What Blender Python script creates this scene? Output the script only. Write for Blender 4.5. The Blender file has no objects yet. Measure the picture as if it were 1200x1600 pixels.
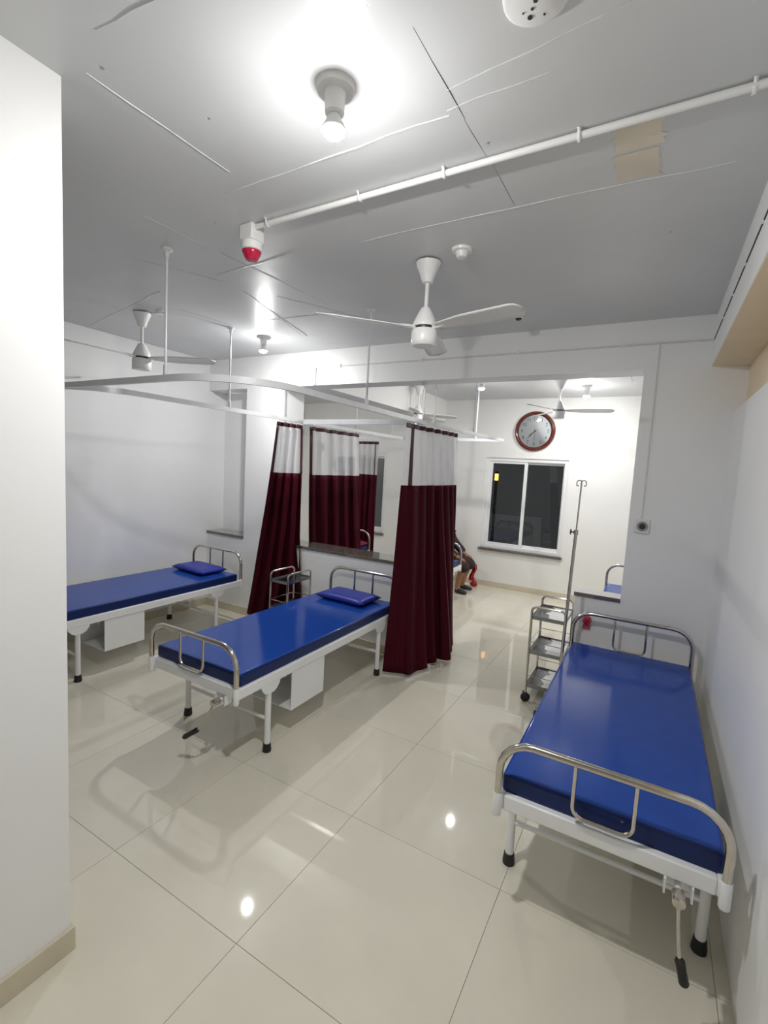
import bpy, bmesh, math, random
from mathutils import Vector, Matrix
random.seed(7)
PI = math.pi
R = math.radians
S = bpy.context.scene
COL = S.collection

# ------------------------------------------------------------------ camera, world, exposure
F_PX, YAW, PITCH, ROLL, CAM_Z = 736.7, 0.51681, 0.096122, 0.054438, 1.86
def camera():
    cy, sy, cp, sp, cr, sr = math.cos(YAW), math.sin(YAW), math.cos(PITCH), math.sin(PITCH), math.cos(ROLL), math.sin(ROLL)
    Ry = Matrix(((cy, 0, sy), (0, 1, 0), (-sy, 0, cy)))
    Rx = Matrix(((1, 0, 0), (0, cp, -sp), (0, sp, cp)))
    Rz = Matrix(((cr, -sr, 0), (sr, cr, 0), (0, 0, 1)))
    M = Rz @ Rx @ Ry
    w = lambda r: Vector((r[0], r[2], -r[1]))
    right, down, fwd = w(M[0]), w(M[1]), w(M[2])
    m = Matrix((right, -down, -fwd)).transposed().to_4x4()
    m.translation = (0, 0, CAM_Z)
    cd = bpy.data.cameras.new('camera')
    cd.sensor_fit = 'HORIZONTAL'; cd.sensor_width = 36; cd.lens = 36 * F_PX / 1200
    cd.clip_start = 0.02
    o = bpy.data.objects.new('camera', cd); COL.objects.link(o); o.matrix_world = m
    S.camera = o
camera()
wd = bpy.data.worlds.new('night'); S.world = wd; wd.use_nodes = True
wd.node_tree.nodes['Background'].inputs[0].default_value = (0.055, 0.058, 0.060, 1)
wd.node_tree.nodes['Background'].inputs[1].default_value = 0.5
S.view_settings.view_transform = 'Standard'; S.view_settings.look = 'None'
S.view_settings.gamma = 1; S.view_settings.use_curve_mapping = False
S.view_settings.exposure = 0.25
S.cycles.max_bounces = 10; S.cycles.diffuse_bounces = 6; S.cycles.glossy_bounces = 5
S.cycles.transparent_max_bounces = 16
S.cycles.sample_clamp_indirect = 6.0
S.cycles.caustics_reflective = False; S.cycles.caustics_refractive = False
S.cycles.blur_glossy = 0.5
LAMP_W = {'near': 31.0, 'left': 27.0, 'far': 22.0, 'far right': 32.0}   # radiant power of the ceiling bulbs
LAMPS = [(-0.97, 1.26), (-3.34, 3.39), (-1.98, 5.77), (-0.86, 6.56)]
BAY_FILL_LAMP = (-5.5, 4.95)            # added bulb, out of view, to brighten the far left bay

# ------------------------------------------------------------------ materials
MATS = {}
def mat(name, col, rough=0.5, metal=0.0, spec=0.5, noise=0.0, scale=8.0, bump=0.0, bscale=60.0, emit=None, alpha=None, trans=0.0, coat=0.0, sheen=0.0, stretch=None):
    if name in MATS: return MATS[name]
    m = bpy.data.materials.new(name); m.use_nodes = True
    nt = m.node_tree; p = nt.nodes['Principled BSDF']
    p.inputs['Base Color'].default_value = (*col, 1)
    p.inputs['Roughness'].default_value = rough
    p.inputs['Metallic'].default_value = metal
    p.inputs['Specular IOR Level'].default_value = spec
    if trans: p.inputs['Transmission Weight'].default_value = trans
    if coat: p.inputs['Coat Weight'].default_value = coat
    if sheen:
        p.inputs['Sheen Weight'].default_value = sheen
    if alpha is not None: p.inputs['Alpha'].default_value = alpha
    if emit:
        p.inputs['Emission Color'].default_value = (*emit[0], 1); p.inputs['Emission Strength'].default_value = emit[1]
    if noise or bump:
        tc = nt.nodes.new('ShaderNodeTexCoord')
        src = tc.outputs['Object']
        if stretch:
            mp = nt.nodes.new('ShaderNodeMapping'); mp.inputs['Scale'].default_value = stretch
            nt.links.new(src, mp.inputs[0]); src = mp.outputs[0]
    if noise:
        n = nt.nodes.new('ShaderNodeTexNoise'); n.inputs['Scale'].default_value = scale; n.inputs['Detail'].default_value = 6
        nt.links.new(src, n.inputs['Vector'])
        r = nt.nodes.new('ShaderNodeValToRGB')
        r.color_ramp.elements[0].position = 0.3; r.color_ramp.elements[1].position = 0.7
        r.color_ramp.elements[0].color = (*[c * (1 - noise) for c in col], 1)
        r.color_ramp.elements[1].color = (*[min(1, c * (1 + noise)) for c in col], 1)
        nt.links.new(n.outputs['Fac'], r.inputs[0]); nt.links.new(r.outputs[0], p.inputs['Base Color'])
    if bump:
        n = nt.nodes.new('ShaderNodeTexNoise'); n.inputs['Scale'].default_value = bscale; n.inputs['Detail'].default_value = 4
        nt.links.new(src, n.inputs['Vector'])
        b = nt.nodes.new('ShaderNodeBump'); b.inputs['Strength'].default_value = bump; b.inputs['Distance'].default_value = 0.02
        nt.links.new(n.outputs['Fac'], b.inputs['Height']); nt.links.new(b.outputs[0], p.inputs['Normal'])
    MATS[name] = m
    return m

WALL = mat('white wall paint', (0.85, 0.855, 0.855), 0.45, noise=0.015, scale=2, bump=0.06, bscale=6)
WALLC = mat('cream wall paint', (0.83, 0.825, 0.80), 0.45, noise=0.015, scale=2, bump=0.06, bscale=6)
BEIGE = mat('beige surface', (0.84, 0.71, 0.52), 0.6, noise=0.05, scale=3)  # one beige for the right recess and the beam underside
SKIRT = mat('beige skirting tile', (0.60, 0.54, 0.42), 0.2, noise=0.05, scale=9)
GRANITE = mat('polished granite', (0.13, 0.115, 0.10), 0.04, noise=0.35, scale=90, coat=1.0)
WHITEM = mat('white enamelled steel', (0.80, 0.81, 0.82), 0.28, noise=0.01, scale=6)
PLASTIC = mat('white plastic', (0.80, 0.80, 0.79), 0.3, noise=0.01, scale=6)
RAILM = mat('white powder coated aluminium', (0.72, 0.73, 0.75), 0.3, metal=0.1, noise=0.03, scale=12)
ALU = mat('satin aluminium', (0.70, 0.72, 0.75), 0.3, metal=0.6, noise=0.05, scale=10)
CHROME = mat('stainless tube', (0.62, 0.58, 0.52), 0.16, metal=1.0, noise=0.06, scale=30)
STEEL = mat('stainless sheet', (0.26, 0.27, 0.275), 0.22, metal=1.0, noise=0.12, scale=25)
BLACK = mat('black rubber', (0.012, 0.012, 0.013), 0.5, noise=0.1, scale=30)
BLUE = mat('blue vinyl', (0.012, 0.058, 0.31), 0.12, spec=0.2, noise=0.05, scale=14)
NAVY = mat('darker blue vinyl', (0.005, 0.018, 0.10), 0.35, spec=0.3, noise=0.05, scale=14)
BLUE2 = mat('blue pillow vinyl', (0.012, 0.028, 0.29), 0.4, noise=0.05, scale=14, bump=0.08, bscale=50)
MAROON = mat('maroon satin', (0.052, 0.0042, 0.0105), 0.55, spec=0.06, noise=0.2, scale=35, stretch=(6, 6, 0.7))
MAROON2 = mat('maroon trim', (0.055, 0.010, 0.014), 0.5, noise=0.15, scale=30)
PINK = mat('maroon pillow cover', (0.20, 0.012, 0.035), 0.5, noise=0.1, scale=30)
OVERLAY = mat('white shelf overlay', (0.90, 0.90, 0.90), 0.35, noise=0.02, scale=20)
RED = mat('red translucent plastic', (0.52, 0.010, 0.055), 0.2, noise=0.08, scale=40)
REDC = mat('red cloth', (0.36, 0.008, 0.015), 0.7, noise=0.15, scale=30)
WOODRIM = mat('red brown lacquer', (0.12, 0.020, 0.012), 0.15, noise=0.25, scale=12, coat=0.5)
DIAL = mat('clock dial white', (0.85, 0.86, 0.88), 0.3, noise=0.01, scale=4)
INK = mat('grey ink', (0.10, 0.10, 0.11), 0.5, noise=0.05, scale=30)
DARK = mat('dark grey plastic', (0.03, 0.03, 0.035), 0.4, noise=0.1, scale=30)
CABLE = mat('off white cable', (0.66, 0.66, 0.65), 0.5, noise=0.05, scale=30)
GAP = mat('dark plaster crack', (0.06, 0.06, 0.06), 0.8, noise=0.3, scale=30)
FRAME = mat('white window profile', (0.82, 0.83, 0.83), 0.3, noise=0.01, scale=5)
SKIN = mat('brown skin', (0.33, 0.155, 0.075), 0.5, noise=0.08, scale=25)
CLOTH = mat('dark brown cloth', (0.030, 0.016, 0.016), 0.8, noise=0.3, scale=25)
YELLOW = mat('ochre cloth', (0.50, 0.27, 0.03), 0.8, noise=0.15, scale=25)
HAIR = mat('black hair', (0.008, 0.007, 0.007), 0.5, noise=0.3, scale=60)
EYEW = mat('eye white', (0.75, 0.73, 0.70), 0.3, noise=0.02, scale=20)
LIP = mat('lip', (0.25, 0.08, 0.06), 0.5, noise=0.05, scale=20)

def ceiling_mat():
    m = mat('grey ceiling paint', (0.62, 0.63, 0.64), 0.36, noise=0.05, scale=1.4, bump=0.10, bscale=5)
    nt = m.node_tree; p = nt.nodes['Principled BSDF']
    tc = nt.nodes.new('ShaderNodeTexCoord')
    v = nt.nodes.new('ShaderNodeTexVoronoi'); v.inputs['Scale'].default_value = 7.0
    nt.links.new(tc.outputs['Object'], v.inputs['Vector'])
    r = nt.nodes.new('ShaderNodeValToRGB')
    r.color_ramp.elements[0].position = 0.03; r.color_ramp.elements[1].position = 0.07
    r.color_ramp.elements[0].color = (0, 0, 0, 1)
    nt.links.new(v.outputs['Distance'], r.inputs[0])
    old = [n for n in nt.nodes if n.type == 'BUMP'][0]
    b = nt.nodes.new('ShaderNodeBump'); b.inputs['Strength'].default_value = 0.35; b.inputs['Distance'].default_value = 0.01
    nt.links.new(r.outputs[0], b.inputs['Height']); nt.links.new(old.outputs[0], b.inputs['Normal'])
    nt.links.new(b.outputs[0], p.inputs['Normal'])
    sep = nt.nodes.new('ShaderNodeSeparateColor'); nt.links.new(v.outputs['Color'], sep.inputs[0])
    gt = nt.nodes.new('ShaderNodeMath'); gt.operation = 'LESS_THAN'; gt.inputs[1].default_value = 0.6
    nt.links.new(sep.outputs[0], gt.inputs[0])
    mxm = nt.nodes.new('ShaderNodeMath'); mxm.operation = 'MAXIMUM'
    nt.links.new(r.outputs[0], mxm.inputs[0]); nt.links.new(gt.outputs[0], mxm.inputs[1])
    nt.links.new(mxm.outputs[0], b.inputs['Height'])
    mr = nt.nodes.new('ShaderNodeMapRange'); mr.inputs['To Min'].default_value = 0.55; mr.inputs['To Max'].default_value = 1.0
    nt.links.new(mxm.outputs[0], mr.inputs['Value'])
    base = [n for n in nt.nodes if n.type == 'VALTORGB' and n != r][0]
    mx = nt.nodes.new('ShaderNodeMix'); mx.data_type = 'RGBA'; mx.blend_type = 'MULTIPLY'; mx.inputs[0].default_value = 1
    nt.links.new(base.outputs[0], mx.inputs[6]); nt.links.new(mr.outputs[0], mx.inputs[7]); nt.links.new(mx.outputs[2], p.inputs['Base Color'])
    return m
CEIL = ceiling_mat()
RIDGE = mat('ceiling plaster ridge', (0.635, 0.645, 0.655), 0.4, noise=0.1, scale=20)
WARM_LIGHT = mat('painted warm light', (0.68, 0.61, 0.49), 0.4, noise=0.08, scale=6)

def tile_mat():
    m = mat('cream vitrified tile', (0.68, 0.645, 0.54), 0.035, spec=0.65, noise=0.035, scale=3.0)
    nt = m.node_tree; p = nt.nodes['Principled BSDF']
    r = [n for n in nt.nodes if n.type == 'VALTORGB'][0]
    oi = nt.nodes.new('ShaderNodeObjectInfo')
    mr = nt.nodes.new('ShaderNodeMapRange'); mr.inputs['To Min'].default_value = 0.975; mr.inputs['To Max'].default_value = 1.025
    nt.links.new(oi.outputs['Random'], mr.inputs['Value'])
    mx = nt.nodes.new('ShaderNodeMix'); mx.data_type = 'RGBA'; mx.blend_type = 'MULTIPLY'; mx.inputs[0].default_value = 1
    nt.links.new(r.outputs[0], mx.inputs[6]); nt.links.new(mr.outputs[0], mx.inputs[7]); nt.links.new(mx.outputs[2], p.inputs['Base Color'])
    return m
TILE = tile_mat()
GROUT = mat('brown grout', (0.42, 0.35, 0.26), 0.8, noise=0.1, scale=30)

def net_mat():
    m = bpy.data.materials.new('white mesh net'); m.use_nodes = True
    nt = m.node_tree; nt.nodes.clear()
    out = nt.nodes.new('ShaderNodeOutputMaterial')
    d = nt.nodes.new('ShaderNodeBsdfDiffuse'); d.inputs[0].default_value = (0.82, 0.82, 0.83, 1)
    t = nt.nodes.new('ShaderNodeBsdfTranslucent'); t.inputs[0].default_value = (0.82, 0.82, 0.83, 1)
    a = nt.nodes.new('ShaderNodeMixShader'); a.inputs[0].default_value = 0.4
    nt.links.new(d.outputs[0], a.inputs[1]); nt.links.new(t.outputs[0], a.inputs[2])
    tr = nt.nodes.new('ShaderNodeBsdfTransparent')
    b = nt.nodes.new('ShaderNodeMixShader'); b.inputs[0].default_value = 0.70
    nt.links.new(tr.outputs[0], b.inputs[1]); nt.links.new(a.outputs[0], b.inputs[2])
    nt.links.new(b.outputs[0], out.inputs[0])
    return m
NET = net_mat()

def glass_mat():
    m = bpy.data.materials.new('window glass'); m.use_nodes = True
    nt = m.node_tree; nt.nodes.clear()
    out = nt.nodes.new('ShaderNodeOutputMaterial')
    tr = nt.nodes.new('ShaderNodeBsdfTransparent'); tr.inputs[0].default_value = (0.97, 0.98, 0.98, 1)
    g = nt.nodes.new('ShaderNodeBsdfGlossy'); g.inputs['Roughness'].default_value = 0.01
    fr = nt.nodes.new('ShaderNodeFresnel'); fr.inputs[0].default_value = 1.5
    mx = nt.nodes.new('ShaderNodeMixShader')
    nt.links.new(fr.outputs[0], mx.inputs[0]); nt.links.new(tr.outputs[0], mx.inputs[1]); nt.links.new(g.outputs[0], mx.inputs[2])
    nt.links.new(mx.outputs[0], out.inputs[0])
    return m
GLASS = glass_mat()
BULB_R = 0.036
BULBS = {k: mat('lit bulb glass ' + k, (1, 1, 1), 0.5, emit=((1.0, 0.99, 0.975), p / (PI * 1.35 * PI * BULB_R ** 2))) for k, p in LAMP_W.items()}
STREET = mat('warm lamp glass', (1, 0.6, 0.2), 0.5, emit=((1.0, 0.42, 0.08), 3.0))

# ------------------------------------------------------------------ mesh helpers
class MB:
    def __init__(s): s.v = []; s.f = []
    def add(s, vs, fs):
        b = len(s.v); s.v += [tuple(v) for v in vs]; s.f += [tuple(b + i for i in f) for f in fs]; return s
    def box(s, x0, x1, y0, y1, z0, z1):
        return s.add([(x0, y0, z0), (x1, y0, z0), (x1, y1, z0), (x0, y1, z0), (x0, y0, z1), (x1, y0, z1), (x1, y1, z1), (x0, y1, z1)],
                     [(0, 3, 2, 1), (4, 5, 6, 7), (0, 1, 5, 4), (1, 2, 6, 5), (2, 3, 7, 6), (3, 0, 4, 7)])
    def tube(s, path, r, n=8, closed=False, caps=True):
        P = [Vector(p) for p in path]; m = len(P)
        rs = r if isinstance(r, (list, tuple)) else [r] * m
        up = None; vs = []
        for i, p in enumerate(P):
            if closed: t = P[(i + 1) % m] - P[i - 1]
            else: t = P[min(i + 1, m - 1)] - P[max(i - 1, 0)]
            t.normalize()
            if up is None:
                a = Vector((0, 0, 1)) if abs(t.z) < 0.9 else Vector((1, 0, 0))
                up = (a - t * a.dot(t)).normalized()
            else:
                up = up - t * up.dot(t)
                up.normalize()
            w = t.cross(up)
            for k in range(n):
                an = 2 * PI * k / n
                vs.append(p + (up * math.cos(an) + w * math.sin(an)) * rs[i])
        fs = []
        for i in range(m if closed else m - 1):
            for k in range(n):
                a, b = i * n + k, i * n + (k + 1) % n
                j = (i + 1) % m
                c, d = j * n + (k + 1) % n, j * n + k
                fs.append((a, b, c, d))
        if caps and not closed:
            fs.append(tuple(range(n - 1, -1, -1))); fs.append(tuple((m - 1) * n + k for k in range(n)))
        return s.add(vs, fs)
    def lathe(s, prof, c=(0, 0, 0), n=24, axis='z', cap=True):
        vs = []; m = len(prof)
        for r, z in prof:
            for k in range(n):
                a = 2 * PI * k / n
                x, y = r * math.cos(a), r * math.sin(a)
                p = (x, y, z) if axis == 'z' else ((x, -z, y) if axis == '-y' else (z, x, y))
                vs.append((p[0] + c[0], p[1] + c[1], p[2] + c[2]))
        fs = []
        for i in range(m - 1):
            for k in range(n):
                fs.append((i * n + k, i * n + (k + 1) % n, (i + 1) * n + (k + 1) % n, (i + 1) * n + k))
        if cap:
            fs.append(tuple(range(n - 1, -1, -1))); fs.append(tuple((m - 1) * n + k for k in range(n)))
        return s.add(vs, fs)
    def prism(s, pts, axis, a, b):
        """polygon pts (2-D) extruded along axis 'x','y','z' from a to b"""
        def P(u, v, w): return {'x': (w, u, v), 'y': (u, w, v), 'z': (u, v, w)}[axis]
        n = len(pts)
        vs = [P(u, v, a) for u, v in pts] + [P(u, v, b) for u, v in pts]
        fs = [tuple(range(n - 1, -1, -1)), tuple(range(n, 2 * n))] + [(i, (i + 1) % n, n + (i + 1) % n, n + i) for i in range(n)]
        return s.add(vs, fs)
    def grid(s, rows):
        n = len(rows[0]); vs = [p for r in rows for p in r]
        fs = [(i * n + k, i * n + k + 1, (i + 1) * n + k + 1, (i + 1) * n + k) for i in range(len(rows) - 1) for k in range(n - 1)]
        return s.add(vs, fs)
    def build(s, name, m, parent=None, smooth=True, bevel=0.0, seg=2, loc=None, label=None):
        me = bpy.data.meshes.new(name); me.from_pydata(s.v, [], s.f)
        bm = bmesh.new(); bm.from_mesh(me); bmesh.ops.recalc_face_normals(bm, faces=bm.faces); bm.to_mesh(me); bm.free()
        for q in (m if isinstance(m, (list, tuple)) else [m]): me.materials.append(q)
        o = bpy.data.objects.new(name, me); COL.objects.link(o)
        if parent: o.parent = parent
        if loc: o.location = loc
        if bevel:
            b = o.modifiers.new('bevel', 'BEVEL'); b.width = bevel; b.segments = seg; b.limit_method = 'ANGLE'; b.angle_limit = R(40)
        if smooth:
            me.shade_smooth(); me.set_sharp_from_angle(angle=R(40))
        if label: o['label'] = label
        return o

def thing(name, label, cat, loc=(0, 0, 0), rz=0.0, group=None):
    o = bpy.data.objects.new(name, None); COL.objects.link(o)
    o.empty_display_size = 0.05
    o.location = loc; o.rotation_euler = (0, 0, rz); o['label'] = label; o['category'] = cat
    if group: o['group'] = group
    return o
def tag(o, label, cat, group=None, kind=None):
    o['label'] = label; o['category'] = cat
    if group: o['group'] = group
    if kind: o['kind'] = kind
    return o
def struct(o, label=None):
    o['kind'] = 'structure'
    if label: o['label'] = label
    return o
def kids(o): return [c for c in COL.objects if c.parent == o]
def dup(root, loc, rz, label, group=None):
    def cp(o, par):
        c = o.copy(); COL.objects.link(c)
        if par: c.parent = par
        for ch in kids(o): cp(ch, c)
        return c
    r = cp(root, None); r.location = loc; r.rotation_euler = (0, 0, rz); r['label'] = label
    if group: r['group'] = group
    return r
def hoop(x0, x1, z0, z1, rad, y=0.0, n=6):
    """an upside-down U in the xz plane with rounded corners"""
    P = [(x0, y, z0)]
    for k in range(n + 1):
        a = PI - PI / 2 * k / n
        P.append((x0 + rad + rad * math.cos(a), y, z1 - rad + rad * math.sin(a)))
    for k in range(n + 1):
        a = PI / 2 - PI / 2 * k / n
        P.append((x1 - rad + rad * math.cos(a), y, z1 - rad + rad * math.sin(a)))
    P.append((x1, y, z0))
    return P

# ------------------------------------------------------------------ the setting
CZ = 3.02
# floor: grout bed with every tile its own piece
fl = struct(MB().box(-6.4, 0.9, -3.2, 7.75, -0.06, -0.004).build('floor', GROUT, smooth=False), 'cream polished tile floor')
tile0 = MB().box(0.0009, 0.7991, 0.0009, 0.7991, -0.01, 0.0)
tile_proto = None
for i in range(-7, 3):
    for j in range(-6, 9):
        x, y = -1.230 + 0.8 * i, 1.196 + 0.8 * j
        if x > 0.85 or x < -6.9: continue
        if tile_proto is None:
            o = tile0.build('tile', TILE, fl, bevel=0.0005, seg=1); tile_proto = o
        else:
            o = tile_proto.copy(); COL.objects.link(o)
        o.location = (x, y, 0)

ceil = struct(MB().box(-6.4, 0.9, -3.2, 7.75, CZ, CZ + 0.12).build('ceiling', CEIL, smooth=False), 'grey painted concrete ceiling with plaster ridges')
def ridge(a, b, w=0.012, h=0.006, m=RIDGE, name='plaster_ridge', wob=0.006):
    a, b = Vector((*a, 0)), Vector((*b, 0)); n = max(3, int((b - a).length / 0.12))
    t = (b - a).normalized(); s = Vector((-t.y, t.x, 0)); rows = []
    for k in range(n + 1):
        c = a + (b - a) * (k / n) + s * random.uniform(-wob, wob)
        q = .7 * w * random.uniform(0.5, 1.2) * (0.35 if k in (0, n) else 1)
        hh = .55 * h * random.uniform(0.5, 1.1)
        rows.append([tuple(c - s * q + Vector((0, 0, CZ + 0.002))), tuple(c - s * q * 0.4 + Vector((0, 0, CZ - hh))), tuple(c + s * q * 0.4 + Vector((0, 0, CZ - hh))), tuple(c + s * q + Vector((0, 0, CZ + 0.002)))])
    return MB().grid(rows).build(name, m, ceil)
for a, b, w, h in [((-1.78, 1.54), (-0.70, 1.52), .009, .006), ((-0.70, 1.50), (-0.37, 1.49), .008, .004), ((-0.67, 1.42), (-0.14, 1.37), .006, .004),
                   ((-1.64, 0.88), (-1.62, 1.43), .006, .005), ((-0.66, 2.15), (0.14, 2.17), .009, .004), ((-1.45, 2.15), (-0.66, 2.15), .008, .004),
                   ((-1.23, 0.83), (-1.46, 0.81), .007, .006), ((-2.55, 2.17), (-1.87, 2.11), .02, .006), ((-2.61, 2.44), (-2.91, 3.51), .016, .008),
                   ((-5.0, 2.61), (-3.2, 2.21), .02, .006), ((-2.86, 1.74), (-2.6, 2.26), .015, .005), ((-2.3, 1.50), (-2.2, 2.9), .01, .004),
                   ((-3.0, 3.0), (-2.2, 3.05), .012, .006), ((-2.45, 2.6), (-1.95, 3.6), .010, .005), ((-1.45, 5.0), (-1.25, 5.9), .02, .005), ((-0.95, 5.0), (-0.85, 6.1), .02, .006), ((-0.4, 5.3), (-0.35, 6.4), .02, .006)]:
    ridge(a, b, w, h)
for a, b, w in [((-0.67, 1.19), (-0.66, 1.56), .004), ((-0.665, 1.56), (-0.655, 1.78), .003), ((-0.65, 1.82), (-0.64, 2.14), .0022), ((-2.75, 2.9), (-2.95, 3.5), .004), ((-3.42, 2.55), (-3.35, 3.02), .006)]:
    ridge(a, b, w, 0.0015, GAP, 'plaster_crack', 0.003)
glow = MB()  # warm patch of light on the ceiling, put in as colour
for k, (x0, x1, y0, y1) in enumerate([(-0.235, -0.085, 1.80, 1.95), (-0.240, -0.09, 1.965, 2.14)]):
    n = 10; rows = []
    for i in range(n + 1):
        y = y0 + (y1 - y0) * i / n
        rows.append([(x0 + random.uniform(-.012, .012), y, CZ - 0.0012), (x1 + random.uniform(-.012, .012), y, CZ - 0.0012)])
    glow.grid(rows)
glow.build('warm_light_patch', WARM_LIGHT, ceil, label='warm light patch painted on the ceiling')

YB = 4.0                                            # front face of the back wall
w = MB()
w.box(-6.4, 0.9, YB, 4.23, 2.667, CZ)                # beam over the opening
w.box(-4.81, -4.175, YB, 4.25, 0, 0.915)             # parapet under the niche
w.box(-6.4, -4.175, 4.25, 4.42, 0, 2.667)            # niche back
w.box(-4.175, -3.65, YB, 4.39, 0, 2.667)             # pillar
w.box(-3.65, -2.11, YB, 4.29, 0, 0.915)              # half wall by the middle bed
w.box(-0.472, -0.146, YB, 4.165, 0, 0.915)            # half wall by the right bed
w.box(-0.146, 0.9, YB, 4.23, 0, 2.667)               # full height wall on the right
wb = struct(w.build('wall_back', WALL, smooth=False), 'white back wall with a wide opening under a beam')
for i, (x0, x1, y1) in enumerate([(-4.81, -4.175, 4.25), (-3.65, -2.10, 4.30), (-0.480, -0.146, 4.175)]):
    struct(MB().box(x0, x1, YB - 0.008, y1, 0.915, 0.947).build('trim_%d' % (i + 1), GRANITE, bevel=0.002), ['granite sill of the niche', 'granite sill of the half wall behind the middle bed', 'granite sill of the half wall behind the right bed'][i])
struct(MB().box(-4.95, -4.81, -3.2, 4.33, 0, CZ).build('wall_left', WALL, smooth=False), 'plain white left wall')
struct(MB().box(-1.98, -1.732, -3.2, 0.852, 0, CZ).build('wall_front_left', WALL, smooth=False), 'white wall end in the left foreground')
struct(MB().box(0.42, 0.9, -3.2, 7.5, 0, 2.36).build('wall_right', WALL, smooth=False), 'white right wall beside the bed')
struct(MB().box(0.477, 0.9, -3.2, YB, 2.36, 2.667).build('wall_right_upper', BEIGE, smooth=False), 'beige recess above the right wall')
bm_ = MB().box(0.262, 0.9, -3.2, YB, 2.675, CZ).build('trim_4', WALL, smooth=False)
struct(bm_, 'white beam along the right wall')
MB().box(0.264, 0.479, -3.2, YB, 2.668, 2.675).build('soffit', BEIGE, bm_, smooth=False, label='beige underside')
struct(MB().box(-6.4, 0.9, -3.3, -3.2, 0, CZ).build('wall_rear', WALL, smooth=False), 'white rear wall')
struct(MB().box(-3.40, -3.16, 4.23, 7.5, 2.667, CZ).build('trim_5', WALLC, smooth=False), 'cream beam across the far room ceiling')
struct(MB().box(-6.4, -6.2, 4.42, 7.5, 0, CZ).build('wall_far_left', WALLC, smooth=False), 'cream side wall of the far room')
W1 = (-2.40, -1.14, 0.63, 2.10); W2 = (-5.54, -4.27, 0.63, 2.10)
w = MB(); ya, yb = 7.5, 7.66
w.box(-6.4, 0.9, ya, yb, 2.10, CZ); w.box(-6.4, 0.9, ya, yb, 0, 0.63)
for x0, x1 in ((-6.4, W2[0]), (W2[1], W1[0]), (W1[1], 0.9)): w.box(x0, x1, ya, yb, 0.63, 2.10)
struct(w.build('wall_far', WALLC, smooth=False), 'cream far wall with the window and the clock')

def window(n, W, label):
    x0, x1, z0, z1 = W; y = 7.52
    f = MB(); t = 0.055
    f.box(x0, x0 + t, y, y + .1, z0, z1); f.box(x1 - t, x1, y, y + .1, z0, z1); f.box(x0 + t, x1 - t, y, y + .1, z1 - t, z1); f.box(x0 + t, x1 - t, y, y + .1, z0, z0 + t)
    o = struct(f.build('window_%d' % n, FRAME, bevel=0.004), label)
    xm = (x0 + x1) / 2
    for k, (a, b, yy, s) in enumerate(((x0 + t, xm + .025, y + .012, .05), (xm - .035, x1 - t, y + .052, .05))):
        g = MB(); zz0, zz1 = z0 + t, z1 - t; d = .034
        sl, sr = (s, s) if k == 0 else (s, .02)
        g.box(a, a + sl, yy, yy + d, zz0, zz1); g.box(b - sr, b, yy, yy + d, zz0, zz1); g.box(a + sl, b - sr, yy, yy + d, zz1 - .035, zz1); g.box(a + sl, b - sr, yy, yy + d, zz0, zz0 + .045)
        sa = g.build('sash', FRAME, o, bevel=0.003)
        MB().box(a + sl, b - sr, yy + .014, yy + .019, zz0 + .045, zz1 - .035).build('pane', GLASS, sa, smooth=False)
    MB().box(x0 - .03, x1 + .02, 7.46, 7.64, z0 - .035, z0).build('window_sill', GRANITE, o, bevel=0.002, label='grey granite sill')
window(1, W1, 'white sliding window under the clock')
window(2, W2, 'sliding window behind the far curtains')

sk = lambda name, boxes, lab: struct([m_.build(name, SKIRT, bevel=0.002) for m_ in [MB()] if [m_.box(*b) for b in boxes]][0], lab)
sk('baseboard_left', [(-4.81, -4.798, -3.2, YB, 0, 0.09)], 'beige skirting of the left wall')
sk('baseboard_back', [(-4.798, -2.11, YB - .012, YB, 0, 0.09), (-0.472, 0.408, YB - .012, YB, 0, 0.09)], 'beige skirting of the back wall')
sk('baseboard_front_left', [(-1.732, -1.718, -3.2, 0.864, 0, 0.09), (-1.98, -1.732, 0.852, 0.864, 0, 0.09)], 'beige skirting of the left foreground wall')
sk('baseboard_far', [(-6.2, 0.42, 7.488, 7.5, 0, 0.085)], 'beige skirting of the far wall')

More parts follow.
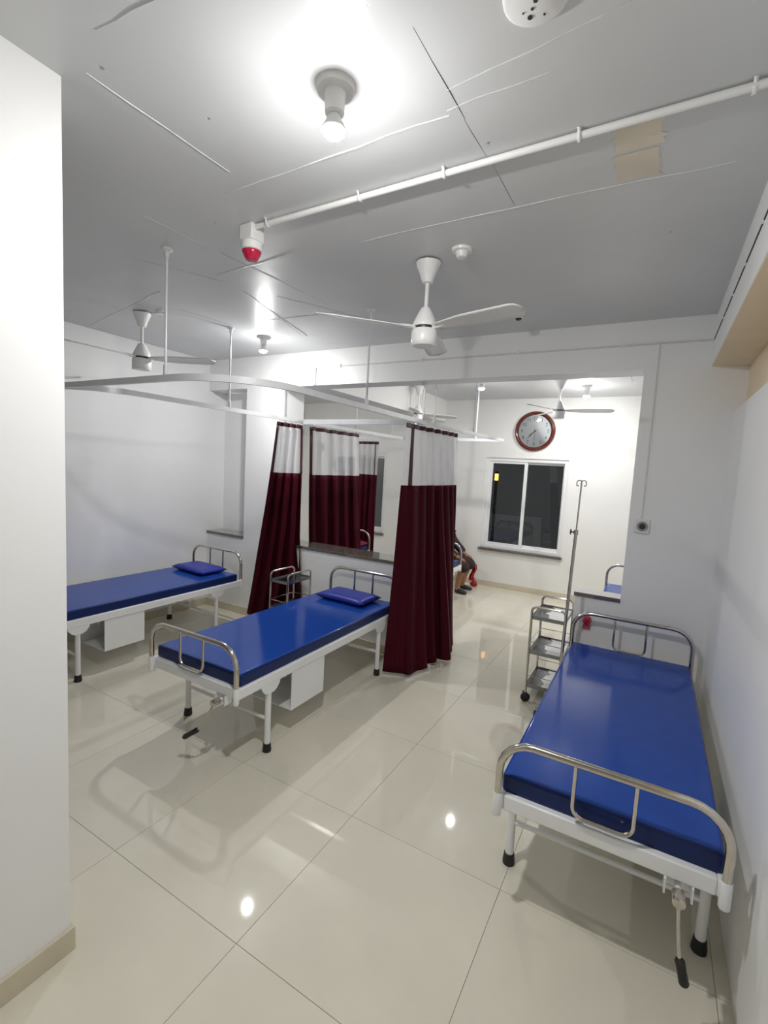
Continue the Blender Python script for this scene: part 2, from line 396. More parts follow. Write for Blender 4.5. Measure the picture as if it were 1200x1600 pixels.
# ------------------------------------------------------------------ hospital beds
BL, BW = 1.97, 0.405
def make_bed(name, label, loc, crank_swing, group='hospital beds'):
    t = thing(name, label, 'bed', loc, 0, group)
    f = MB()
    f.box(-BW, -BW + .035, 0, BL, .455, .520); f.box(BW - .035, BW, 0, BL, .455, .520)
    f.box(-BW + .035, BW - .035, 0, .035, .455, .520); f.box(-BW + .035, BW - .035, BL - .035, BL, .455, .520)
    f.box(-BW + .035, BW - .035, .035, BL - .035, .498, .512)
    fr = f.build('frame', WHITEM, t, bevel=0.006)
    for sx in (-1, 1):
        for y in (-.006, BL + .006):
            MB().lathe([(.017, .432), (.0185, .436), (.0185, .527), (.017, .53)], (sx * (BW - .012), y, 0), 14).build('corner_socket', WHITEM, fr)
    mt = MB().box(-.388, .388, .030, 1.935, .515, .597).build('mattress', [BLUE, NAVY], t, bevel=0.014, seg=3, label='blue vinyl mattress with a darker sides')
    for pl in mt.data.polygons: pl.material_index = 0 if abs(pl.normal.z) > .5 else 1  # side faces take a darker blue than the top
    rx = BW - .012
    for nm, y, top, ub in (('foot_rail', -.006, .765, .548), ('head_rail', BL + .006, .825, .585)):
        o = MB().tube(hoop(-rx, rx, .50, top, .13, y), .0155, 12).build(nm, CHROME, t, label='chrome hoop')
        P = [(-.105, y, top)] + [(-.105 + .045 - .045 * math.cos(a), y, ub + .045 - .045 * math.sin(a)) for a in [PI / 2 * k / 5 for k in range(6)]]
        P += [(.105 - .045 + .045 * math.sin(a), y, ub + .045 - .045 * math.cos(a)) for a in [PI / 2 * k / 5 for k in range(6)]] + [(.105, y, top)]
        MB().tube(P, .0085, 8).build('inner_loop', CHROME, o)
    lx = BW - .022
    for y in (.275, 1.655):
        for sx in (-1, 1):
            l = MB().tube([(sx * lx, y, .04), (sx * lx, y, .456)], .0195, 12).build('leg', WHITEM, t)
            MB().lathe([(.028, 0), (.029, .012), (.024, .052), (.020, .055)], (sx * lx, y, 0), 14).build('rubber_foot', BLACK, l)
            pts = [(y - .085, .458), (y - .080, .440), (y - .055, .408), (y - .028, .395), (y + .028, .395), (y + .055, .408), (y + .08, .440), (y + .085, .458)]
            MB().prism(pts, 'x', sx * (BW - .004) - .003, sx * (BW - .004) + .003).build('leg_bracket', WHITEM, l)
        MB().tube([(-lx, y, .215), (lx, y, .215)], .0115, 8).build('crossbar', WHITEM, t)
    # storage box slung under the right side
    b = MB(); bx0, bx1, by0, by1, bz0, bz1 = .03, .40, .48, .835, .185, .456; q = .006
    b.box(bx0, bx1, by0, by1, bz0, bz0 + q); b.box(bx1 - q, bx1, by0, by1, bz0 + q, bz1); b.box(bx0, bx0 + q, by0, by1, bz0 + q, bz1); b.box(bx0 + q, bx1 - q, by1 - q, by1, bz0 + q, bz1)
    b.build('storage_box', WHITEM, t, smooth=False)
    MB().tube([(.34, .455, .458), (.34, .455, .43), (.352, .455, .418), (.364, .455, .43), (.364, .455, .458)], .004, 6).build('hook', WHITEM, t)
    # crank
    cx = .262
    c = MB(); c.box(cx - .045, cx - .039, -.012, .05, .40, .456); c.box(cx + .039, cx + .045, -.012, .05, .40, .456); c.box(cx - .045, cx + .045, .044, .05, .40, .456)
    c.build('crank_bracket', WHITEM, t)
    MB().tube([(cx, -.045, .425), (cx, .75, .435)], .011, 10).build('crank_shaft', WHITEM, t)
    h = MB().lathe([(.018, -.02), (.021, -.018), (.021, .03), (.018, .032)], (cx, -.035, .425), 14, '-y').build('crank_joint', CHROME, t)
    dx, dy = crank_swing
    P = [(cx, -.055, .425), (cx + dx * .02, -.062 - dy * .02, .40), (cx + dx * .10, -.068 - dy * .1, .355), (cx + dx * .30, -.07 - dy * .35, .285), (cx + dx * .46, -.07 - dy * .55, .245)]
    MB().tube(P, .0065, 8).build('crank_rod', CHROME, h)
    e = Vector(P[-1]); e2 = Vector((cx + dx, -.07 - dy, .165)); mid = (e + e2) / 2
    MB().tube([e, e.lerp(e2, .08), mid, e.lerp(e2, .92), e2], [.011, .0165, .0150, .0165, .012], 10).build('crank_grip', BLACK, h)
    return t
make_bed('hospital_bed', 'hospital bed nearest to the camera, against the right wall, no pillow', (-0.055, 1.89, 0), (0.04, 0.02))
make_bed('hospital_bed', 'hospital bed between the two open maroon curtains, storage box slung below', (-2.385, 1.89, 0), (-0.20, 0.03))
make_bed('hospital_bed', 'hospital bed along the left wall, its front end hidden by the foreground wall', (-4.27, 1.715, 0), (-0.1, 0.02))
make_bed('hospital_bed', 'far room hospital bed mostly hidden behind the large curtain, in front of the seated person', (-2.685, 4.335, 0), (0.03, 0.02))
make_bed('hospital_bed', 'far room hospital bed with a maroon pillow, seen over the granite sill', (-4.235, 4.36, 0), (0.03, 0.02))
make_bed('hospital_bed', 'far room hospital bed seen over the right half wall under the call button', (-0.01, 4.335, 0), (0.03, 0.02))

def pillow(loc, label, m, rz=0.0, sx=.27, sy=.165, h=.034):
    n, rows, V = 14, [], MB()
    for side in (1, -1):
        g = []
        for i in range(n + 1):
            r = []
            for k in range(n + 1):
                u, v = 2 * i / n - 1, 2 * k / n - 1
                pr = max(0, (1 - abs(u) ** 6)) ** .45 * max(0, (1 - abs(v) ** 6)) ** .45
                ins = 1 - .05 * (abs(u) * (1 - abs(v)) + abs(v) * (1 - abs(u)))
                r.append((u * sx * ins, v * sy * ins, side * h * pr))
            g.append(r)
        V.grid(g)
    o = V.build('pillow', m, None)
    bm = bmesh.new(); bm.from_mesh(o.data); bmesh.ops.remove_doubles(bm, verts=bm.verts, dist=1e-4); bmesh.ops.recalc_face_normals(bm, faces=bm.faces); bm.to_mesh(o.data); bm.free()
    o.location = loc; o.rotation_euler = (0, 0, rz)
    return tag(o, label, 'pillow', 'pillows on the beds')
pillow((-2.395, 3.625, .632), 'flat blue vinyl pillow on the bed between the maroon curtains', BLUE2, R(-3))
pillow((-4.29, 3.475, .632), 'flat blue vinyl pillow on the bed along the left wall', BLUE2, R(-4))
pillow((-4.10, 6.12, .64), 'maroon pillow on the far bed seen over the granite sill', PINK, R(2), .27, .17, .042)

# ------------------------------------------------------------------ curtain rails
RZ = 2.30
def rail_mb(path, w=.011, h=.019):
    """rectangular bar swept along a level path"""
    P = [Vector((x, y, RZ)) for x, y in path]; rows = []
    for i, p in enumerate(P):
        t = (P[min(i + 1, len(P) - 1)] - P[max(i - 1, 0)]).normalized(); s = Vector((t.y, -t.x, 0)); z = Vector((0, 0, h))
        rows.append([tuple(p - s * w - z), tuple(p + s * w - z), tuple(p + s * w + z), tuple(p - s * w + z), tuple(p - s * w - z)])
    m = MB().grid(rows); b = len(m.v)
    m.f.append(tuple(range(3, -1, -1))); m.f.append(tuple(range(b - 5, b - 1)))
    return m
arc = lambda cx, cy, r, a0, a1, n=8: [(cx + r * math.cos(R(a0 + (a1 - a0) * k / n)), cy + r * math.sin(R(a0 + (a1 - a0) * k / n))) for k in range(n + 1)]
def hanger(par, x, y, z1=CZ):
    o = MB().tube([(x, y, RZ + .02), (x, y, z1)], .0075, 8).build('hanger_rod', RAILM, par)
    MB().lathe([(.032, z1), (.032, z1 - .008), (.014, z1 - .022), (.013, z1 - .05)][::-1], (x, y, 0), 16).build('ceiling_flange', RAILM, o)
    MB().lathe([(.0135, RZ + .017), (.0135, RZ + .075)], (x, y, 0), 12).build('rail_clamp', RAILM, o)
t = thing('curtain_rail', 'white curtain track hung from the ceiling round the near room beds', 'curtain rail', (0, 0, 0), 0, 'ceiling hung curtain tracks')
XR, XL = -1.945, -3.415
rail_mb([(-4.81, 1.78), (-4.2, 1.78), (-3.0, 1.78)] + arc(-2.43, 2.265, .485, -90, 0, 10) + [(-1.96, 3.2), (-1.975, 4.20)]).build('front_track', RAILM, t)
rail_mb([(-3.98, 1.80)] + arc(-3.80, 2.17, .385, -75, 0, 8) + [(XL, 3.2), (XL - .01, 4.20)]).build('side_track', RAILM, t)
rail_mb([(XL - .005, 4.12), (-2.7, 4.12), (-1.98, 4.12)], .012, .026).build('cross_track', ALU, t)
for x, y in ((-2.52, 1.783), (XL, 3.06), (-1.955, 3.08)): hanger(t, x, y)
hanger(t, -1.97, 4.13, 2.667)
t = thing('curtain_rail', 'white curtain track hung from the ceiling of the far room', 'curtain rail', (0, 0, 0), 0, 'ceiling hung curtain tracks')
rail_mb([(-1.965, 4.32), (-1.90, 5.4), (-1.845, 6.42)]).build('side_track', RAILM, t)
rail_mb([(-3.415, 4.30), (-3.40, 5.4), (-3.39, 6.40)]).build('side_track', RAILM, t)
rail_mb([(-4.45, 6.43), (-3.0, 6.43), (-1.83, 6.43)]).build('back_track', RAILM, t)
for x, y in ((-2.24, 6.43), (-1.90, 5.36), (-1.96, 4.36), (-3.405, 5.15), (-3.60, 6.43)): hanger(t, x, y)

# ------------------------------------------------------------------ curtains
def spline(P, s):
    """point at fraction s of a polyline (by length)"""
    P = [Vector((*p, 0)) for p in P]; L = [(P[i + 1] - P[i]).length for i in range(len(P) - 1)]
    d = s * sum(L)
    for i, l in enumerate(L):
        if d <= l or i == len(L) - 1: return P[i].lerp(P[i + 1], d / l if l else 0)
        d -= l
def curtain(label, top, bot, zt, zb, folds, amp=(.012, .035), seed=1, trims=(0.0, 1.0), znet=None, tilt=0.0, ruffle=.0, flat=0.0):
    rnd = random.Random(seed)
    t = thing('privacy_curtain', label, 'curtain', (top[0][0], top[0][1], 0), 0, 'maroon hospital curtains')
    org = Vector((top[0][0], top[0][1], 0))
    N = folds * 14
    ph = [rnd.uniform(-.5, .5) for _ in range(folds + 2)]; am = [rnd.uniform(.55, 1.25) for _ in range(folds + 2)]
    znet = znet or zt - .56
    def wav(s):
        u = s * folds; k = int(u); fr = u - k
        a = am[k] * (1 - fr) + am[k + 1] * fr; p = ph[k] * (1 - fr) + ph[k + 1] * fr
        q = math.sin(2 * PI * (u + .25 * p))
        if flat: a *= .12 + .88 * max(0, min(1, (s - flat) / .2))
        return a * (abs(q) ** .75) * (1 if q > 0 else -1)
    def pt(s, z):
        f = (zt - z) / (zt - zb); f = max(0, min(1, f))
        a, b = spline(top, s), spline(bot, s)
        e = f * .75 + .25 * f * f
        p = a.lerp(b, e)
        d = spline(bot, min(1, s + .02)) - spline(bot, max(0, s - .02)); d = d if d.length > 1e-6 else Vector((1, 0, 0))
        d2 = spline(top, min(1, s + .02)) - spline(top, max(0, s - .02)); d = d2.normalized().lerp(d.normalized(), f).normalized()
        nrm = Vector((d.y, -d.x, 0))
        A = amp[0] + (amp[1] - amp[0]) * f
        zz = z + tilt * (s - .5) * f + ruffle * f * wav(s)
        sw = .012 * math.sin(7 * f + 9 * s + seed)
        return tuple(p + nrm * (A * wav(s) + sw * f) + d * (.35 * A * math.sin(4 * PI * s * folds + seed)) + Vector((0, 0, zz)) - org)
    def sheet(z0, z1, nz, name, m, s0=0.0, s1=1.0, off=0.0):
        n = max(2, int(N * (s1 - s0)))
        rows = [[pt(s0 + (s1 - s0) * k / n, z0 + (z1 - z0) * j / nz) for k in range(n + 1)] for j in range(nz + 1)]
        if off: rows = [[(x + off[0], y + off[1], z) for x, y, z in r] for r in rows]
        o = MB().grid(rows).build(name, m, t)
        if m is not NET:
            so = o.modifiers.new('solid', 'SOLIDIFY'); so.thickness = .0022; so.offset = 0
        return o
    sheet(zt, zt - .042, 3, 'header_band', MAROON2)
    sheet(zt - .042, znet, 14, 'net_panel', NET)
    sheet(znet, zb, 26, 'drape', MAROON)
    for s in trims:
        a, b = (s, s + .035) if s < .97 else (.965, 1.0)
        sheet(zt - .042, znet, 14, 'edge_trim', MAROON2, a, b, (.006, -.004))
    for k in range(folds + 1):
        s = (k + .25) / (folds + .5); p = Vector(pt(s, zt)); q = spline(top, s) - org
        MB().tube([tuple(p + Vector((0, 0, -.012))), tuple(p + Vector((0, 0, .006))), (q.x, q.y, RZ - .019)], .0022, 5).build('curtain_hook', CHROME, t)
    return t
ZT = 2.262
curtain('large maroon curtain with a white net top in front of the doorway', [(-1.975, 3.80), (-1.975, 4.23), (-1.955, 4.36), (-1.93, 4.90)],
        [(-1.955, 3.56), (-1.72, 3.64), (-1.68, 3.86), (-1.70, 4.12), (-1.58, 4.16), (-1.67, 4.5), (-1.75, 4.68)], ZT, .035, 7, (.026, .04), 3, (0.10,), 1.70, 0, .012, .22)
curtain('maroon curtain with net top drawn against the white pillar, left of the middle bed', [(-3.42, 3.70), (-3.42, 4.10)], [(-3.90, 3.84), (-3.55, 3.87), (-3.18, 3.90)], ZT, .10, 4, (.022, .055), 5, (0.0, 1.0), 1.735)
curtain('far room maroon curtain with net top standing behind the granite sill, nearer one', [(-3.415, 4.22), (-3.41, 4.75), (-3.40, 5.22)], [(-3.45, 4.38), (-3.30, 4.8), (-3.25, 5.25)], ZT, .10, 5, (.03, .055), 8, (0.0,), 1.72)
curtain('far room maroon curtain with net top hanging beside the dark window, rearmost', [(-4.24, 6.43), (-3.82, 6.43)], [(-4.26, 6.47), (-3.86, 6.47)], ZT - .02, .10, 4, (.015, .03), 9, (0.85,), 1.72)

# ------------------------------------------------------------------ ceiling fans
def make_fan(label, x, y, a0):
    t = thing('ceiling_fan', label, 'ceiling fan', (x, y, CZ), R(a0), 'white ceiling fans')
    MB().lathe([(.020, -.122), (.030, -.118), (.036, -.10), (.050, -.06), (.064, -.03), (.070, -.010), (.066, -.008), (.06, -.02)], n=28).build('canopy', PLASTIC, t)
    MB().tube([(0, 0, -.275), (0, 0, 0)], .0115, 12).build('downrod', PLASTIC, t)
    MB().lathe([(.070, -.362), (.072, -.355), (.066, -.335), (.045, -.29), (.030, -.262), (.026, -.255), (.014, -.252)], n=28).build('motor_cover', PLASTIC, t)
    MB().lathe([(.060, -.378), (.060, -.36)], n=28).build('rotor_band', DARK, t, label='dark rotor gap')
    MB().lathe([(.02, -.468), (.062, -.466), (.072, -.455), (.075, -.44), (.075, -.385), (.070, -.377), (.055, -.376)], n=28).build('motor_housing', PLASTIC, t)
    for k in range(3):
        pts, n = [], 16
        prof = []
        for i in range(n + 1):
            u = i / n; xx = .085 + .535 * u
            wd = .036 + .030 * min(1, u / .35)
            if u > .88: wd *= math.sqrt(max(0, 1 - ((u - .88) / .12) ** 2)) * .999 + .001
            prof.append((xx, wd))
        rows = []
        for xx, wd in prof:
            r = []
            for v in (-1, -.5, 0, .5, 1):
                yy = v * wd; zz = -.362 + yy * -math.tan(R(11)) - .006 * v * v
                r.append((xx, yy, zz))
            rows.append(r)
        rot = Matrix.Rotation(2 * PI * k / 3, 3, 'Z')
        rows = [[tuple(rot @ Vector(p)) for p in r] for r in rows]
        o = MB().grid(rows).build('blade', PLASTIC, t)
        so = o.modifiers.new('solid', 'SOLIDIFY'); so.thickness = .004
        P = [tuple(rot @ Vector(p)) for p in ((.05, 0, -.368), (.10, 0, -.366), (.15, 0, -.365))]
        MB().tube(P, [.012, .012, .006], 8).build('blade_arm', PLASTIC, o)
    return t
make_fan('white ceiling fan nearest to the camera, beside the small smoke detector', -1.218, 2.497, 106)
make_fan('white ceiling fan above the bed along the left wall', -3.81, 2.474, 29)
make_fan('white ceiling fan in the far room in front of the wall clock', -1.10, 6.10, 8)
make_fan('white ceiling fan in the far room partly hidden by the curtain track and the curtain', -3.0, 6.1, 50).scale = (1, 1, 1.07)

# ------------------------------------------------------------------ lamps
def make_lamp(label, x, y, power='far'):
    t = thing('ceiling_lamp', label, 'lamp', (x, y, CZ), 0, 'bare bulbs on the ceiling')
    MB().lathe([(.030, -.022), (.058, -.018), (.062, -.006), (.062, 0)], n=28).build('base', PLASTIC, t)
    MB().lathe([(.024, -.085), (.030, -.080), (.032, -.03), (.034, -.018)], n=24).build('socket', PLASTIC, t)
    b = MB().lathe([(BULB_R * .9, -.134), (BULB_R, -.128), (BULB_R, -.122), (.027, -.105), (.019, -.088), (.017, -.083)], n=24).build('bulb', PLASTIC, t)
    RC = BULB_R * .98 / math.sin(R(56)); zc = -.133 + RC * math.cos(R(56))
    prof = [(.001, zc - RC)] + [(RC * math.sin(R(56 * k / 7)), zc - RC * math.cos(R(56 * k / 7))) for k in range(1, 8)]
    MB().lathe(prof, n=24, cap=False).build('bulb_dome', BULBS[power], b, label='glowing dome')
    return t
make_lamp('lit bare bulb on the ceiling nearest to the camera', *LAMPS[0], 'near')
make_lamp('lit bare bulb near the left back corner of the near room ceiling', *LAMPS[1], 'left')
make_lamp('lit bare bulb in the far room, above the tip of the curtain track', *LAMPS[2])
make_lamp('lit bare bulb in the far room, just right of the fan by the clock', *LAMPS[3], 'far right')
make_lamp('added bare bulb brightening the far left bay, hidden by the white pillar', *BAY_FILL_LAMP)

# ------------------------------------------------------------------ ceiling fittings
t = thing('fire_alarm_siren', 'red domed alarm sounder on a white box at the end of the conduit', 'alarm', (-1.872, 1.80, CZ), 0, 'red alarm sounders')
MB().box(-.042, .042, -.045, .045, -.075, 0).build('junction_box', PLASTIC, t, bevel=.006)
MB().lathe([(.046, -.118), (.052, -.114), (.052, -.080), (.046, -.075)], n=28).build('base', PLASTIC, t)
MB().lathe([(.001, -.163), (.026, -.162), (.031, -.157), (.042, -.136), (.047, -.122), (.046, -.118)], n=28).build('dome', RED, t, label='red ribbed dome')
dup(t, (-1.69, 5.42, CZ + .02), 0, 'red alarm sounder tip showing under the beam edge beside the far room bulb', 'red alarm sounders').scale = (.8, .8, .8)
t = thing('conduit_pipe', 'white conduit pipe clipped along the ceiling from the alarm to the right beam', 'pipe', (0, 0, 0))
MB().tube([(-1.83, 1.783, CZ - .016), (.262, 1.772, CZ - .016)], .0125, 12).build('pipe', PLASTIC, t)
for x in (-1.745, -1.213, -.821, -.331, .141):
    P = [(x, 1.778 - .026, CZ - .001), (x, 1.778 - .017, CZ - .004)] + [(x, 1.778 + .0155 * math.cos(a), CZ - .016 - .0155 * math.sin(a)) for a in [PI * k / 8 for k in range(8, -1, -1)]] + [(x, 1.778 + .017, CZ - .004), (x, 1.778 + .026, CZ - .001)]
    rows = [[(p[0] - .006, p[1], p[2]), (p[0] + .006, p[1], p[2])] for p in P]
    o = MB().grid(rows).build('saddle_clip', PLASTIC, t); so = o.modifiers.new('solid', 'SOLIDIFY'); so.thickness = .002
t = thing('smoke_detector', 'small white smoke detector on the ceiling behind the near fan', 'smoke detector', (-.997, 2.435, CZ))
MB().lathe([(.040, -.016), (.052, -.012), (.055, 0)], n=28).build('base', PLASTIC, t)
MB().lathe([(.012, -.046), (.026, -.042), (.031, -.030), (.034, -.016)], n=24).build('sensor', PLASTIC, t)
t = thing('ceiling_plate', 'round white cover plate with screw holes at the top edge of the ceiling', 'cover plate', (-.362, 1.245, CZ))
MB().lathe([(.070, -.014), (.078, -.009), (.080, 0)], n=32).build('cover', PLASTIC, t)
for x, y, r in ((.0, .0, .006), (-.022, .038, .0065), (-.012, .018, .004), (.012, .045, .003), (-.035, .02, .0025)):
    MB().lathe([(r, -.0155), (r, -.0135)], (x, y, 0), 10).build('screw_hole', DARK, t)
t = thing('ceiling_camera', 'tiny white dome camera on the ceiling near the beam, beside the fan blade tip', 'camera', (-.963, 3.50, CZ))
MB().lathe([(.030, -.05), (.034, -.046), (.034, 0)], n=20).build('body', PLASTIC, t)
MB().lathe([(.001, -.062), (.016, -.060), (.024, -.05)], n=16).build('lens', DARK, t)
t = thing('junction_box', 'small white cable junction on the ceiling beside the left fan', 'junction box', (-3.62, 2.50, CZ))
MB().lathe([(.024, -.03), (.028, -.026), (.028, 0)], n=16).build('body', PLASTIC, t)
MB().tube([(-.12, -.02, -.006), (-.06, -.005, -.012), (0, 0, -.012), (.09, .02, -.02)], .006, 6).build('cable', PLASTIC, t)

# ------------------------------------------------------------------ wiring on the walls
t = thing('wall_cable', 'thin white cable run along the beam with a drop to the call button', 'cable', (0, 0, 0))
MB().box(-3.615, .262, YB - .007, YB, 2.842, 2.854).build('beam_run', CABLE, t)
MB().box(-3.618, -3.608, YB - .006, YB, 1.9, 2.842).build('left_drop', CABLE, t)
MB().box(-.066, -.056, YB - .006, YB, 1.565, 2.842).build('right_drop', CABLE, t)
for x in (-3.38, -2.873, -1.96, -1.08, -.3): MB().box(x - .009, x + .009, YB - .012, YB, 2.834, 2.866).build('clip', PLASTIC, t)
for z in (2.15,): MB().box(-.072, -.050, YB - .010, YB, z, z + .014).build('clip', PLASTIC, t)
t = thing('cable_trunking', 'short white trunking from the beam cable down to the opening corner', 'trunking', (-3.19, YB, 0))
MB().box(-.014, .014, -.016, 0, 2.667, 2.842).build('cover', PLASTIC, t, bevel=.002)
t = thing('beam_cable', 'dark cable gap running along the right beam with white clips', 'cable', (.262, 0, 2.855))
MB().box(-.004, 0, -3.1, YB - .01, -.004, .004).build('cable', GAP, t)
for y in (1.2, 1.9, 2.3, 2.7, 3.1, 3.5): MB().box(-.007, 0, y - .008, y + .008, -.010, .010).build('clip', PLASTIC, t)
t = thing('call_button', 'white call button plate with a black ring on the back wall above the right bed', 'switch', (-.052, YB, 1.522))
MB().box(-.047, .047, -.022, 0, -.052, .052).build('plate', PLASTIC, t, bevel=.004)
MB().lathe([(.020, .022), (.036, .022), (.036, .030), (.033, .032), (.020, .030)], (0, 0, 0), 24, '-y', False).build('ring', mat('grey ring', (.30, .30, .31), .4, noise=.05, scale=30), t)
MB().lathe([(.001, .036), (.021, .034), (.022, .022)], (0, 0, 0), 20, '-y').build('button', DARK, t, label='black button')
t = thing('red_call_bell', 'small red indicator light on the half wall behind the right bed', 'indicator light', (-.365, YB, .735))
MB().lathe([(.001, .062), (.022, .058), (.032, .04), (.034, 0)], (0, 0, 0), 20, '-y').build('dome', RED, t)
MB().box(-.026, .026, -.022, 0, -.072, -.028).build('holder', mat('pale red plastic', (.55, .10, .11), .4, noise=.1, scale=30), t, bevel=.006)

# ------------------------------------------------------------------ instrument trolleys
def make_trolley(label, loc, rz=0.0, sc=(1, 1, 1), overlay=True):
    t = thing('instrument_trolley', label, 'trolley', loc, rz, 'steel instrument trolleys'); t.scale = sc
    X0, X1, Y0, Y1 = -.128, .128, -.205, .205
    for y in (Y0, Y1):
        MB().tube(hoop(X0, X1, .085, .805, .04, y), .0095, 10).build('hoop_frame', CHROME, t)
    for z in (.145, .428, .715):
        s = MB(); s.box(X0, X1, Y0, Y1, z, z + .003)
        for a in ((X0, X1, Y0 - .002, Y0 + .002), (X0, X1, Y1 - .002, Y1 + .002), (X0 - .002, X0 + .002, Y0, Y1), (X1 - .002, X1 + .002, Y0, Y1)): s.box(*a, z - .014, z + .016)
        sh = s.build('shelf', STEEL, t)
        pts = [(X1 - .004, Y0 + .005)] + [(-.022 + .022 * math.sin(k * 1.1) + .012 * math.sin(k * 2.7 + z * 9), Y0 + .005 + (Y1 - Y0 - .01) * k / 9) for k in range(10)] + [(X1 - .004, Y1 - .005)]  # thin white piece with a wavy edge on the shelf
        if overlay: MB().prism(pts, 'z', z + .0032, z + .0048).build('white_overlay', OVERLAY, sh, label='white layer with a wavy edge')
        if z < .7:
            for yy in (Y0, Y1): MB().tube([(X0, yy, z + .085), (X1, yy, z + .085)], .0035, 6).build('guard_rail', CHROME, t)
            for xx in (X0, X1): MB().tube([(xx, Y0, z + .085), (xx, Y1, z + .085)], .0035, 6).build('guard_rail', CHROME, t)
    for x in (X0, X1):
        for y in (Y0, Y1):
            c = MB().lathe([(.036, -.011), (.038, -.008), (.038, .008), (.036, .011)], (0, 0, 0), 20, 'x').build('caster', BLACK, t, loc=(x, y + .012, .038)); c.rotation_euler = (0, 0, R(-55))
            MB().box(-.014, .014, -.022, .006, -.002, .052).build('fork', DARK, c, bevel=.003)
    return t
make_trolley('three tier steel trolley on black casters standing in the doorway by the right bed', (-.632, 4.045, 0))
make_trolley('steel trolley standing between the left curtain and the middle bed', (-3.09, 3.615, 0), R(90), (1.36, .54, .955), False)

# ------------------------------------------------------------------ drip stand
t = thing('drip_stand', 'tall thin steel drip stand with two hooks at the head of the right bed', 'drip stand', (-.495, 3.68, 0))
for k in range(5):
    a = 2 * PI * k / 5 - .49; c, s = math.cos(a), math.sin(a)
    o = MB().tube([(0, 0, .10), (.06 * c, .06 * s, .095), (.145 * c, .145 * s, .058)], [.011, .010, .008], 8).build('base_leg', CHROME, t)
    MB().lathe([(.020, -.008), (.022, -.005), (.022, .005), (.020, .008)], (0, 0, 0), 14, 'x').build('caster', BLACK, o, loc=(.145 * c, .145 * s, .0225))
top = .035
MB().tube([(0, 0, .07), (top * .80, 0, 1.46)], .0115, 12).build('lower_tube', CHROME, t)
MB().tube([(top * .8, 0, 1.45), (top, 0, 1.835)], .0058, 8).build('upper_rod', CHROME, t)
cl = MB().lathe([(.016, 1.44), (.016, 1.475)], (top * .8, 0, 0), 14).build('clamp', CHROME, t)
MB().tube([(top * .8, 0, 1.457), (top * .8 - .030, 0, 1.457), (top * .8 - .034, 0, 1.457), (top * .8 - .040, 0, 1.457)], [.005, .005, .022, .020], 10).build('knob', DARK, cl)
for s in (-1, 1):
    P = [(top, 0, 1.833), (top + s * .016, 0, 1.837), (top + s * .028, 0, 1.832), (top + s * .033, 0, 1.815), (top + s * .030, 0, 1.797), (top + s * .023, 0, 1.793), (top + s * .018, 0, 1.803)]
    MB().tube(P, .004, 6).build('hook', CHROME, t)

# ------------------------------------------------------------------ wall clock
t = thing('wall_clock', 'large round wall clock with a red brown rim above the far window', 'clock', (-1.672, 7.5, 2.522))
MB().lathe([(.245, .0), (.300, .0), (.305, .015), (.295, .040), (.270, .052), (.250, .040), (.245, .028)], (0, 0, 0), 56, '-y', False).build('rim', WOODRIM, t, label='glossy red brown rim')
MB().lathe([(.001, .020), (.247, .020), (.247, .012)], (0, 0, 0), 48, '-y').build('dial', DIAL, t)
def text_mesh(body, size, loc, parent, name):
    cu = bpy.data.curves.new('numeral', 'FONT'); cu.body = body; cu.size = size; cu.align_x = 'CENTER'; cu.align_y = 'CENTER'; cu.extrude = .0006
    tmp = bpy.data.objects.new('numeral_source', cu); COL.objects.link(tmp)
    bpy.context.view_layer.update()
    me = bpy.data.meshes.new_from_object(tmp.evaluated_get(bpy.context.evaluated_depsgraph_get()))
    bpy.data.objects.remove(tmp); bpy.data.curves.remove(cu)
    me.materials.clear(); me.materials.append(INK)
    o = bpy.data.objects.new(name, me); COL.objects.link(o); o.parent = parent
    o.location = loc; o.rotation_euler = (R(90), 0, 0)
for h in range(1, 13):
    a = R(90 - 30 * h)
    text_mesh(str(h), .072, (.195 * math.cos(a), -.0215, .195 * math.sin(a)), t, 'numeral')
def hand(ang, l0, l1, w, y, nm):
    a = R(90 - ang); u = Vector((math.cos(a), 0, math.sin(a))); v = Vector((-math.sin(a), 0, math.cos(a)))
    pts = [-u * l0 - v * w * .5, u * l1 * .7 - v * w, u * l1, u * l1 * .7 + v * w, -u * l0 + v * w * .5]
    vs = [tuple(p + Vector((0, -y, 0))) for p in pts] + [tuple(p + Vector((0, -y - .0015, 0))) for p in pts]
    n = 5
    MB().add(vs, [tuple(range(n)), tuple(range(2 * n - 1, n - 1, -1))] + [(i, (i + 1) % n, n + (i + 1) % n, n + i) for i in range(n)]).build(nm, INK, t, smooth=False)
hand(229, .03, .115, .007, .024, 'hour_hand'); hand(224, .035, .165, .005, .027, 'minute_hand'); hand(180, .04, .17, .0018, .030, 'second_hand')
MB().lathe([(.001, .034), (.011, .033), (.012, .02)], (0, 0, 0), 16, '-y').build('hub', INK, t)
MB().lathe([(.001, .038), (.249, .038), (.249, .0405), (.001, .0415)], (0, 0, 0), 48, '-y').build('cover_glass', GLASS, t)

